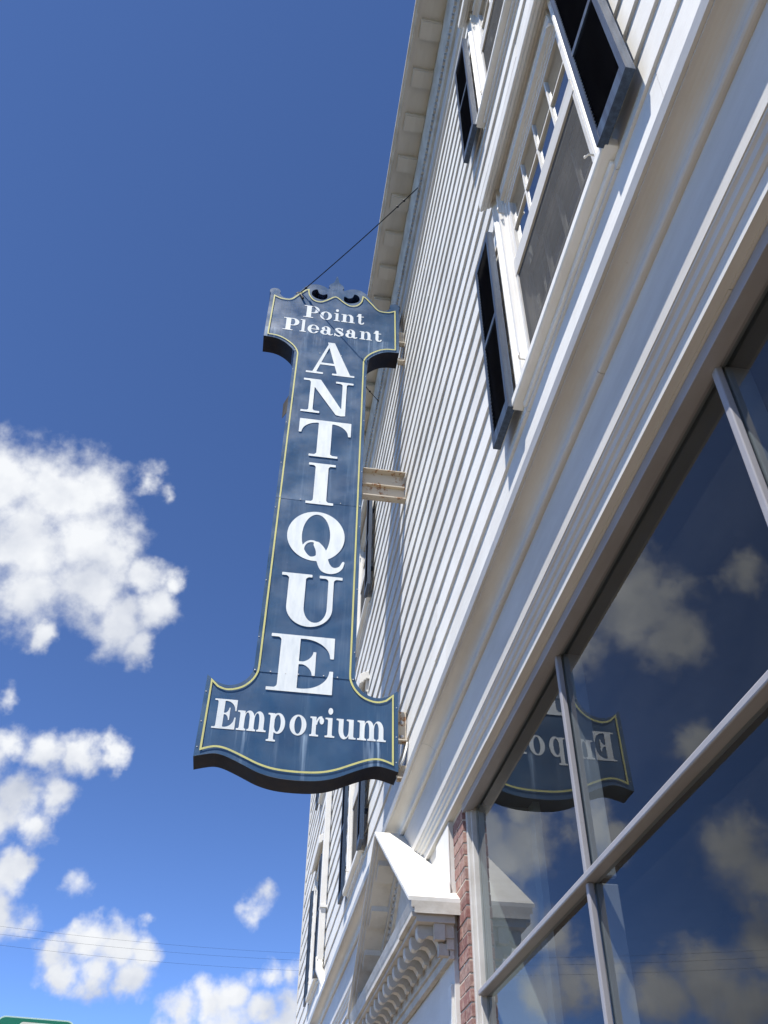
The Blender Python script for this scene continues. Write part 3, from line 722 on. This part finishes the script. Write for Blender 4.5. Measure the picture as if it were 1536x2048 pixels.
def glyphs():
    G = {}
    G['A'] = g_sub(g_u(g_poly((.41, 1.0), (.56, 1.0), (.94, .02), (.66, .02)), g_poly((.44, .97), (.50, 1.0), (.205, .02), (.125, .02)), g_rect(.24, .74, .285, .345), g_rect(0, .36, 0, .05), g_rect(.55, 1.02, 0, .05), fillet(.20, .05, 1, 1, .05), fillet(.66, .05, -1, 1, .04)), g_rect(-1, 2, 1.0, 2))
    G['N'] = g_u(g_rect(.15, .235, 0, .98), g_rect(.0, .37, 0, .055), g_rect(.0, .22, .945, 1), fillet(.15, .055, -1, 1, .05), fillet(.235, .055, 1, 1, .06), fillet(.15, .945, -1, -1, .05), g_poly((.09, 1.0), (.35, 1.0), (.895, .0), (.80, -.02), (.70, .0)), g_rect(.80, .885, 0, 1.0), g_rect(.66, 1.02, .945, 1), fillet(.80, .945, -1, -1, .06), fillet(.885, .945, 1, -1, .05))
    def arm(x0, x1, yo, yi):                        # horizontal arm hanging/standing with a concave inner side
        return g_sub(g_rect(min(x0, x1), max(x0, x1), min(yo, yi), max(yo, yi)), g_ell(x0, yi, abs(x1 - x0) * .86, abs(yo - yi) * .80))
    G['T'] = g_u(stem(.37, .63, 0, 1.0, .14, .14, 0, 0), arm(.37, .0, 1.0, .62), arm(.63, 1.0, 1.0, .62))
    G['I'] = stem(.16, .42, 0, 1.0, .14, .14, .14, .14)
    G['Q'] = g_u(g_sub(g_ell(.5, .48, .5, .52), g_ell(.5, .48, .245, .46)), g_sub(g_ell(.44, .19, .165, .19), g_ell(.44, .19, .125, .150)), g_sweep([(.53, .30), (.60, .18), (.63, .02), (.70, -.15), (.83, -.20), (.95, -.14), (1.0, -.02)], [.06, .085, .10, .10, .06, .035, .02]))
    G['U'] = g_u(g_rect(.12, .40, .33, 1.0), g_rect(.0, .50, .945, 1), fillet(.12, .945, -1, -1, .06), fillet(.40, .945, 1, -1, .06), g_rect(.77, .86, .33, 1.0), g_rect(.62, 1.0, .945, 1), fillet(.77, .945, -1, -1, .06), fillet(.86, .945, 1, -1, .06), g_sub(g_i(g_ell(.49, .35, .37, .37), g_rect(-1, 2, -1, .352)), g_ell(.585, .35, .185, .285)))
    def E():
        s = g_u(g_rect(.16, .46, 0, 1), g_rect(0, .3, 0, .055), g_rect(0, .3, .945, 1), fillet(.16, .055, -1, 1, .06), fillet(.16, .945, -1, -1, .06))
        top = g_sub(g_rect(.40, 1.0, .62, 1.0), g_ell(.52, .62, .42, .325), g_rect(-1, .455, -1, .93)); bot = g_sub(g_rect(.40, 1.0, 0, .40), g_ell(.52, .40, .42, .335), g_rect(-1, .455, .07, 2))
        mid = g_u(g_rect(.44, .72, .485, .535), g_sub(g_rect(.44, .72, .30, .72), g_ell(.44, .73, .235, .21), g_ell(.44, .29, .235, .21)))
        return g_u(s, g_sub(top, g_rect(.40, .46, .5, .9)), bot, mid)
    G['E'] = E()
    G['P'] = g_u(stem(.16, .44, 0, 1.0, .16, .14, .16, 0), g_sub(g_u(g_i(g_ell(.56, .70, .36, .30), g_rect(.44, 2, -1, 2)), g_rect(.40, .58, .40, 1.0)), g_sub(g_u(g_ell(.55, .70, .13, .245), g_rect(.44, .55, .455, .945)), g_rect(-1, .44, -1, 2))))
    G['o'] = g_sub(g_ell(.36, XH / 2, .36, XH / 2 + .02), g_ell(.36, XH / 2, .155, XH / 2 - .035))
    G['e'] = g_u(g_sub(g_ell(.36, XH / 2, .36, XH / 2 + .02), g_ell(.385, XH / 2, .165, XH / 2 - .035), g_poly((.38, .30), (1.0, .30), (1.0, .19), (.52, .19))), g_rect(.2, .66, .30, .355))
    G['n'] = g_u(stem(.11, .32, 0, XH, .11, .10, .11, 0), stem(.57, .78, 0, .38, .10, .11, 0, 0), arch(.32, .78, .21, XH + .02))
    G['m'] = g_u(stem(.11, .32, 0, XH, .11, .08, .11, 0), stem(.53, .74, 0, .38, .08, .08, 0, 0), arch(.32, .74, .21, XH + .02), stem(.95, 1.16, 0, .38, .08, .11, 0, 0), g_sub(arch(.74, 1.16, .21, XH + .02), g_rect(-1, .69, -1, 2)))
    G['u'] = g_u(stem(.11, .32, .28, XH, 0, 0, .11, 0), stem(.57, .78, 0, XH, 0, .11, .11, 0), g_sub(g_i(g_ell(.36, .29, .25, .31), g_rect(-1, .60, -1, .30)), g_ell(.445, .30, .125, .24)))
    G['i'] = g_u(stem(.13, .34, 0, XH, .13, .13, .13, 0), g_ell(.235, .89, .115, .115))
    G['l'] = stem(.13, .34, 0, 1.0, .13, .13, .13, 0)
    G['r'] = g_u(stem(.11, .32, 0, XH, .11, .14, .11, 0), g_ell(.60, XH - .13, .115, .115), g_sub(g_i(g_ell(.56, XH - .27, .26, .30), g_rect(.30, .62, XH - .27, 2)), g_ell(.58, XH - .30, .21, .26)))
    G['p'] = g_u(stem(.11, .32, -.28, XH, .11, .11, .11, 0), g_sub(g_ell(.49, XH / 2, .33, XH / 2 + .02), g_ell(.46, XH / 2, .155, XH / 2 - .045), g_rect(-1, .22, -1, 2)))
    G['a'] = g_u(g_rect(.40, .61, .10, .50), g_sub(g_i(g_ell(.35, .42, .26, .26), g_rect(.12, 2, .42, 2)), g_ell(.30, .42, .12, .205)), g_ell(.17, .48, .105, .105), g_sub(g_ell(.26, .19, .26, .205), g_ell(.30, .19, .105, .14), g_rect(.5, 2, -1, 2)), g_sweep([(.50, .14), (.56, .045), (.66, .03), (.75, .09)], [.10, .055, .04, .03]))
    G['s'] = g_u(g_sweep([(.49, .52), (.38, .625), (.22, .61), (.13, .50), (.22, .39), (.40, .30), (.50, .19), (.42, .07), (.26, .03), (.11, .12)], [.03, .045, .055, .075, .095, .10, .08, .055, .045, .035]), g_rect(.47, .525, .44, .67), g_rect(.05, .105, -.01, .22))
    G['t'] = g_u(g_rect(.14, .35, .16, .86), g_rect(.0, .54, .60, .655), g_poly((.14, .86), (.02, .62), (.14, .62)), g_sub(g_ell(.345, .19, .205, .205), g_ell(.42, .22, .085, .165), g_rect(.42, 2, .16, 2)), g_sweep([(.42, .035), (.50, .05), (.56, .14)], [.045, .04, .03]))
    return G
def trace(F):
    """marching squares -> closed loops"""
    inside = F < 0; c = (inside[:-1, :-1].astype(int) + 2 * inside[:-1, 1:] + 4 * inside[1:, 1:] + 8 * inside[1:, :-1])
    x = GX[0]; yv = GY[:, 0]; seg = {}
    def ex(i, j, e):
        if e == 0: a = F[i, j]; b = F[i, j + 1]; return ('h', i, j), (x[j] + (x[j + 1] - x[j]) * a / (a - b), yv[i])
        if e == 2: a = F[i + 1, j]; b = F[i + 1, j + 1]; return ('h', i + 1, j), (x[j] + (x[j + 1] - x[j]) * a / (a - b), yv[i + 1])
        if e == 3: a = F[i, j]; b = F[i + 1, j]; return ('v', i, j), (x[j], yv[i] + (yv[i + 1] - yv[i]) * a / (a - b))
        a = F[i, j + 1]; b = F[i + 1, j + 1]; return ('v', i, j + 1), (x[j + 1], yv[i] + (yv[i + 1] - yv[i]) * a / (a - b))
    T = {1: [(3, 0)], 2: [(0, 1)], 3: [(3, 1)], 4: [(1, 2)], 5: [(3, 2), (1, 0)], 6: [(0, 2)], 7: [(3, 2)], 8: [(2, 3)], 9: [(2, 0)], 10: [(0, 3), (2, 1)], 11: [(2, 1)], 12: [(1, 3)], 13: [(1, 0)], 14: [(0, 3)]}
    pos = {}
    for i, j in zip(*np.nonzero((c > 0) & (c < 15))):
        for e0, e1 in T[int(c[i, j])]:
            k0, p0 = ex(i, j, e0); k1, p1 = ex(i, j, e1); pos[k0] = p0; pos[k1] = p1; seg.setdefault(k0, []).append(k1); seg.setdefault(k1, []).append(k0)
    loops = []
    while seg:
        k0 = next(iter(seg)); lp = [pos[k0]]; k = seg[k0][0]; prev = k0; nb = seg.pop(k0)
        while k in seg:
            lp.append(pos[k]); q = seg.pop(k); nx = q[0] if q[0] != prev else q[-1]; prev, k = k, nx
        if len(lp) < 6: continue
        n = len(lp)
        out = []                                    # drop points on straight runs
        for q in range(n):
            a = lp[q - 1]; b = lp[q]; d = lp[(q + 1) % n]
            cr = abs((b[0] - a[0]) * (d[1] - a[1]) - (b[1] - a[1]) * (d[0] - a[0])); ln = math.hypot(d[0] - a[0], d[1] - a[1])
            if cr / max(ln, 1e-6) > 1e-5 or q % 8 == 0: out.append(b)
        loops.append(out)
    return loops
GL = {k: trace(v) for k, v in glyphs().items()}

# ------------------------------------------------------------------ the hanging sign (u = x - SX, w = z)
SX, SYF, SYB = -.9705, 5.558, 5.765
UPPER[0] = 'scale'
sign = tag(empty('hanging_sign', scale_about_cam(SX, SYF, 0)), 'tall blue double-sided sign reading Point Pleasant Antique Emporium with yellow border, projecting from clapboard wall', 'sign')
D_ = SYB - SYF
half = [(0, 4.148), (-.094, 4.151), (-.18, 4.163), (-.265, 4.187), (-.35, 4.225), (-.42, 4.256), (-.49, 4.283), (-.55, 4.294), (-.612, 4.284), (-.69, 4.262)]
half = smooth_open(half, 3)
side = [(-.685, 4.888)] + smooth_open([(-.64, 4.85), (-.597, 4.828), (-.55, 4.816), (-.505, 4.818), (-.46, 4.834), (-.422, 4.862), (-.39, 4.902), (-.372, 4.945), (-.366, 4.99)], 3)
wing = smooth_open([(-.366, 8.60), (-.374, 8.635), (-.397, 8.678), (-.43, 8.718), (-.467, 8.754), (-.52, 8.79), (-.58, 8.812), (-.64, 8.819), (-.692, 8.819)], 3)
ballp = [(-.647 + .057 * math.cos(t), 9.602 + .057 * math.sin(t)) for t in [math.radians(a) for a in range(215, -36, -22)]]
top = smooth_open([(-.585, 9.55), (-.56, 9.522), (-.531, 9.508), (-.49, 9.511), (-.45, 9.545), (-.41, 9.614), (-.36, 9.716), (-.322, 9.775), (-.261, 9.82), (-.197, 9.829), (-.132, 9.807), (-.09, 9.772)], 3)
fin = smooth_open([(-.066, 9.79), (-.083, 9.828), (-.066, 9.87), (-.034, 9.905), (-.019, 9.955), (-.006, 10.03)], 3)
Lh = half + side + wing + [(-.690, 9.555)] + ballp + top + fin
OUT = Lh + [(-u, w) for u, w in reversed(Lh[1:])]
hL = smooth_closed([(-.262, 9.649), (-.25, 9.706), (-.215, 9.737), (-.197, 9.728), (-.188, 9.690), (-.172, 9.664), (-.134, 9.651), (-.098, 9.676), (-.088, 9.640), (-.095, 9.59), (-.139, 9.56), (-.203, 9.572), (-.245, 9.607)], 3)
hR = [(-u, w) for u, w in reversed(hL)]
# front, in sheets that lap at the seams
def cut(poly, z0, z1):
    def clip(p, zc_, keep):
        o = []
        for i in range(len(p)):
            a, b = p[i - 1], p[i]
            ia, ib = keep(a[1]), keep(b[1])
            if ia != ib:
                t = (zc_ - a[1]) / (b[1] - a[1]); o.append((a[0] + (b[0] - a[0]) * t, zc_))
            if ib: o.append(b)
        return o
    p = clip(poly, z0, lambda z: z >= z0); return clip(p, z1, lambda z: z <= z1)
flat_fill([cut(OUT, 8.64, 11), hL, hR], 0.0, .004).build('face_sheet', 'signblue', sign)
flat_fill([cut(OUT, 0, 4.955)], 0.0, .004).build('face_sheet', 'signblue', sign)
def dented_sheet(z0, z1, yo, seed):
    rnd = random.Random(seed); nu, nw = 18, 60; mb = MB(); vs_ = []; fs = []
    cre = [(rnd.uniform(-.3, .3), rnd.uniform(z0 + .05, z0 + (z1 - z0) * .75), rnd.uniform(.04, .12), rnd.uniform(.08, .3), rnd.uniform(-.7, .7), rnd.uniform(.003, .012)) for _ in range(16)]
    for j in range(nw + 1):
        for i in range(nu + 1):
            u = -.366 + .732 * i / nu; w = z0 + (z1 - z0) * j / nw; d = 0
            for cu, cw, rw, ru, sl, am in cre:
                d += am * math.exp(-((w - cw - sl * (u - cu)) / rw) ** 2 - ((u - cu) / ru) ** 2)
            e = min(i, nu - i) / 2.0; ej = min(j, nw - j) / 2.0
            d *= min(1, e * .6 + .15) * min(1, ej)
            vs_.append((u, yo + min(max(d, -.001), .004), w))
    for j in range(nw):
        for i in range(nu):
            a = j * (nu + 1) + i; fs.append((a, a + 1, a + nu + 2, a + nu + 1))
    mb.add(vs_, fs); return mb
dented_sheet(6.64, 8.655, -.0045, 3).build('face_sheet', 'signblue', sign, smooth=True)
dented_sheet(4.945, 6.655, -.003, 11).build('face_sheet', 'signblue', sign, smooth=True)
# rim: painted edges; undersides rusty, with their shade put into a darker colour
rimv = MB(); und = {'base': MB(), 'left': MB(), 'right': MB()}
for lp in (OUT, hL, hR):
    k = len(lp)
    for i in range(k):
        a = lp[i]; b = lp[(i + 1) % k]
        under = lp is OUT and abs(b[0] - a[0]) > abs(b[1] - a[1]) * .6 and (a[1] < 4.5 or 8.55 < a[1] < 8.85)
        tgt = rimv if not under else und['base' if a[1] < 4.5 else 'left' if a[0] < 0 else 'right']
        tgt.add([(a[0], .004, a[1]), (b[0], .004, b[1]), (b[0], D_, b[1]), (a[0], D_, a[1])], [(0, 1, 2, 3)])
rimv.build('rim', 'rimblue', sign)
for q in und.values(): q.build('underside', 'rimrust_shade', sign)
flat_fill([OUT], D_).build('back_sheet', 'signblue', sign)
MB().box(-.34, .34, .09, .094, 4.4, 9.5).build('inner_stiffener', 'rimrust_shade', sign)
# yellow line
bord = smooth_open([(-.646, 9.52), (-.60, 9.493), (-.562, 9.481), (-.49, 9.481), (-.445, 9.515), (-.408, 9.572), (-.365, 9.632), (-.325, 9.688), (-.296, 9.71)], 3) + smooth_open([(-.291, 9.66), (-.278, 9.60), (-.231, 9.528), (-.157, 9.51), (-.086, 9.56), (-.03, 9.62), (0, 9.638)], 3)
lowb = [(0, 4.205), (-.094, 4.208), (-.18, 4.219), (-.265, 4.243), (-.35, 4.279), (-.42, 4.309), (-.49, 4.334), (-.55, 4.342), (-.60, 4.332), (-.65, 4.313)]
lowb = smooth_open(lowb, 3) + [(-.648, 4.842)] + smooth_open([(-.60, 4.797), (-.55, 4.779), (-.50, 4.781), (-.445, 4.80), (-.40, 4.832), (-.36, 4.882), (-.336, 4.94), (-.331, 4.99)], 3)
midb = smooth_open([(-.331, 8.60), (-.342, 8.645), (-.37, 8.70), (-.405, 8.745), (-.447, 8.784), (-.505, 8.825), (-.572, 8.849), (-.652, 8.855)], 3)
PB = lowb + midb + bord
PATH = PB + [(-u, w) for u, w in reversed(PB[1:-1])]
def ribbon(path, wd, y):
    k = len(path); mb = MB(); vs_ = []
    for i in range(k):
        a = np.array(path[i - 1]); b = np.array(path[i]); c = np.array(path[(i + 1) % k])
        d1 = (b - a) / max(np.linalg.norm(b - a), 1e-6); d2 = (c - b) / max(np.linalg.norm(c - b), 1e-6)
        n1 = np.array((-d1[1], d1[0])); n2 = np.array((-d2[1], d2[0])); nn = n1 + n2; l = np.linalg.norm(nn)
        nn = n1 if l < .3 else nn / l; s_ = 1 / max(.45, float(nn @ n1))
        for sg in (-1, 1): q = b + nn * sg * wd / 2 * s_; vs_.append((q[0], y, q[1]))
    mb.add(vs_, [(2 * i, 2 * i + 1, 2 * ((i + 1) % k) + 1, 2 * ((i + 1) % k)) for i in range(k)])
    return mb
ribbon(PATH, .0138, -.0060).build('border_line', 'yellow', sign)
# letters: (char, u0, u1, baseline, cap height)
LET = [('A', -.232, .246, 8.327, .505), ('N', -.242, .242, 7.757, .480), ('T', -.236, .242, 7.183, .477), ('I', -.114, .123, 6.615, .485), ('Q', -.236, .246, 6.022, .505), ('U', -.241, .238, 5.376, .484), ('E', -.267, .206, 4.803, .479)]
LET += [(c, a, b, 9.215, .206) for c, a, b in (('P', -.319, -.157), ('o', -.147, -.024), ('i', -.002, .062), ('n', .076, .222), ('t', .238, .320))]
LET += [(c, a, b, 8.962, .205) for c, a, b in (('P', -.515, -.353), ('l', -.341, -.275), ('e', -.262, -.143), ('a', -.128, .003), ('s', .017, .112), ('a', .131, .257), ('n', .278, .408), ('t', .424, .510))]
LET += [(c, a, b, 4.475, .226) for c, a, b in (('E', -.603, -.447), ('m', -.436, -.233), ('p', -.226, -.106), ('o', -.074, .042), ('r', .066, .162), ('i', .172, .240), ('u', .250, .388), ('m', .398, .600))]
for ch, u0, u1, b0, hh in LET:
    lps = GL[ch]; xs = [p[0] for lp in lps for p in lp]; x0, x1 = min(xs), max(xs); sc = (u1 - u0) / (x1 - x0)
    L2 = [[(u0 + (p[0] - x0) * sc, b0 + p[1] * hh) for p in lp] for lp in lps]
    yl = -.0022 if hh < .3 else (-.0068 if b0 > 6.6 else -.0052)
    flat_fill_nested(L2, yl, .001).build('letter', 'lettering', sign)
# rivets
rv = MB()
for z, n, dy in ((8.648, 4, -.006), (6.648, 5, -.006), (4.95, 8, -.004)):
    for i in range(n): rv.ball((-.345 + .69 * i / (n - 1) + random.uniform(-.015, .015), dy, z + random.uniform(-.006, .006)), .0055, 4, .6)
for z in np.arange(5.2, 8.5, .62):
    for s_ in (-1, 1): rv.ball((s_ * .358, -.004, z + random.uniform(-.1, .1)), .0045, 4, .6)
for z in (4.33, 4.52, 4.75): 
    for s_ in (-1, 1): rv.ball((s_ * .675, -.001, z), .0045, 4, .6)
tag(rv.build('rivets', 'galv', sign), kind='stuff')
MB().add([(-.366, .05, 8.02), (-.41, .09, 7.93), (-.405, .10, 7.74), (-.366, .07, 7.80)], [(0, 1, 2, 3)]).add([(-.366, .056, 8.02), (-.41, .096, 7.93), (-.405, .106, 7.74), (-.366, .076, 7.80)], [(3, 2, 1, 0)]).build('bent_flap', 'wire', sign)
# brackets to the wall
bx0, bx1 = -.60 - SX, -.2165 - SX
MB().box(bx0, bx1, .062, .074, 6.80, 7.13).box(bx0, bx1, .005, .062, 6.80, 6.814).box(bx0, bx1, .005, .062, 7.118, 7.13).box(bx0, bx1, .03, .062, 6.955, 6.967).build('steel_bracket', 'rust', sign, .003)
for z0, z1 in ((4.50, 4.75), (4.22, 4.34), (8.70, 8.80), (9.0, 9.24)):
    MB().box(.684, bx1, .05, .062, z0, z1).box(.684, bx1, .0, .05, z0, z0 + .012).build('steel_bracket', 'rust', sign, .003)
bl_ = MB()
for z in (4.55, 4.66): bl_.ball((.722, .045, z), .014, 5)
tag(bl_.build('bolts', 'galv', sign), kind='stuff')
MB().tube([(.70, .03, 4.30), (.725, .0, 4.36), (.752, -.02, 4.48), (.753, -.02, 4.46)], .008).build('conduit', 'white', sign, smooth=True)
# guy wires from the sign top to the frieze
cl = Vector((-.395, 0, 9.635))
for sgn, an in ((-1, Vector((-.232 - SX, 4.31 - SYF, 10.01))), (1, Vector((-.232 - SX, 7.22 - SYF, 9.92)))):
    st_ = cl + Vector((0, .02 if sgn < 0 else D_ - .02, 0)); pts = [st_.lerp(an, t) - Vector((0, 0, .03 * math.sin(math.pi * t))) for t in [i / 12 for i in range(13)]]
    w_ = MB().tube(pts, .0055, 6).build('guy_wire', 'wire', sign)
    k_ = MB()
    for t in (.80, .85, .06):
        p = st_.lerp(an, t) - Vector((0, 0, .03 * math.sin(math.pi * t))); MB().ball(p, .014, 5).build('turnbuckle', 'wire', w_)
MB().ball((cl.x, .03, cl.z), .035, 5).ball((cl.x - .03, .05, cl.z - .01), .022, 5).tube([(cl.x, .03, cl.z), (cl.x + .02, -.012, cl.z - .05), (cl.x + .05, -.016, cl.z - .12)], .012).build('wire_clamp', 'wire', sign)

UPPER[0] = False
# ------------------------------------------------------------------ street sign beyond
ray = Vector((-.18152772, .96473915, .19059396)); p = Vector((-1.2, 0, 1.6)) + ray * 8.6
ssn = tag(empty('street_sign', (p.x, p.y, 0)), 'green street sign with rounded corners and cream panel, only its top showing', 'street sign')
ssn.rotation_euler = (0, 0, .16)
def rrect(x0, x1, z0, z1, r, n=6):
    o = []
    for cx_, cz_, a0 in ((x1 - r, z1 - r, 0), (x0 + r, z1 - r, 90), (x0 + r, z0 + r, 180), (x1 - r, z0 + r, 270)):
        for i in range(n + 1): t = math.radians(a0 + 90 * i / n); o.append((cx_ + r * math.cos(t), cz_ + r * math.sin(t)))
    return o
zt = p.z
flat_fill([rrect(-.305, .305, zt - .46, zt, .07)], 0, .004).build('plate', 'mint', ssn)
flat_fill([rrect(-.294, .294, zt - .449, zt - .011, .062)], -.003).build('green_field', 'green', ssn)
flat_fill([rrect(-.125, .272, zt - .38, zt - .036, .03)], -.006).build('cream_panel', 'cream', ssn)
MB().tube([(0, .035, -.1), (0, .035, zt - .05)], .03, 10).build('post', 'galv', ssn)

# ------------------------------------------------------------------ overhead wires
C0 = Vector((-1.2, 0, 1.6))
for lab, a, b in (('upper of three thin overhead wires crossing the sky low at left', Vector((-.356, .8978, .2593)) * 34, Vector((.1092, .9603, .2585)) * 44),
                  ('middle of three thin overhead wires crossing the sky low at left', Vector((-.356, .8978, .2525)) * 34, Vector((.1092, .9603, .2520)) * 44),
                  ('lowest of three thin overhead wires crossing the sky low at left', Vector((-.356, .8978, .2435)) * 34, Vector((.1092, .9603, .2425)) * 44)):
    d = b - a; a2 = C0 + a - d * .4; b2 = C0 + b + d * .4
    pts = [a2.lerp(b2, i / 30) + Vector((0, 0, .9 * ((i / 15 - 1) ** 2) - .25)) for i in range(31)]
    tag(MB().tube(pts, .0032, 5).build('overhead_wire', 'wire'), lab, 'wire', 'overhead wires')
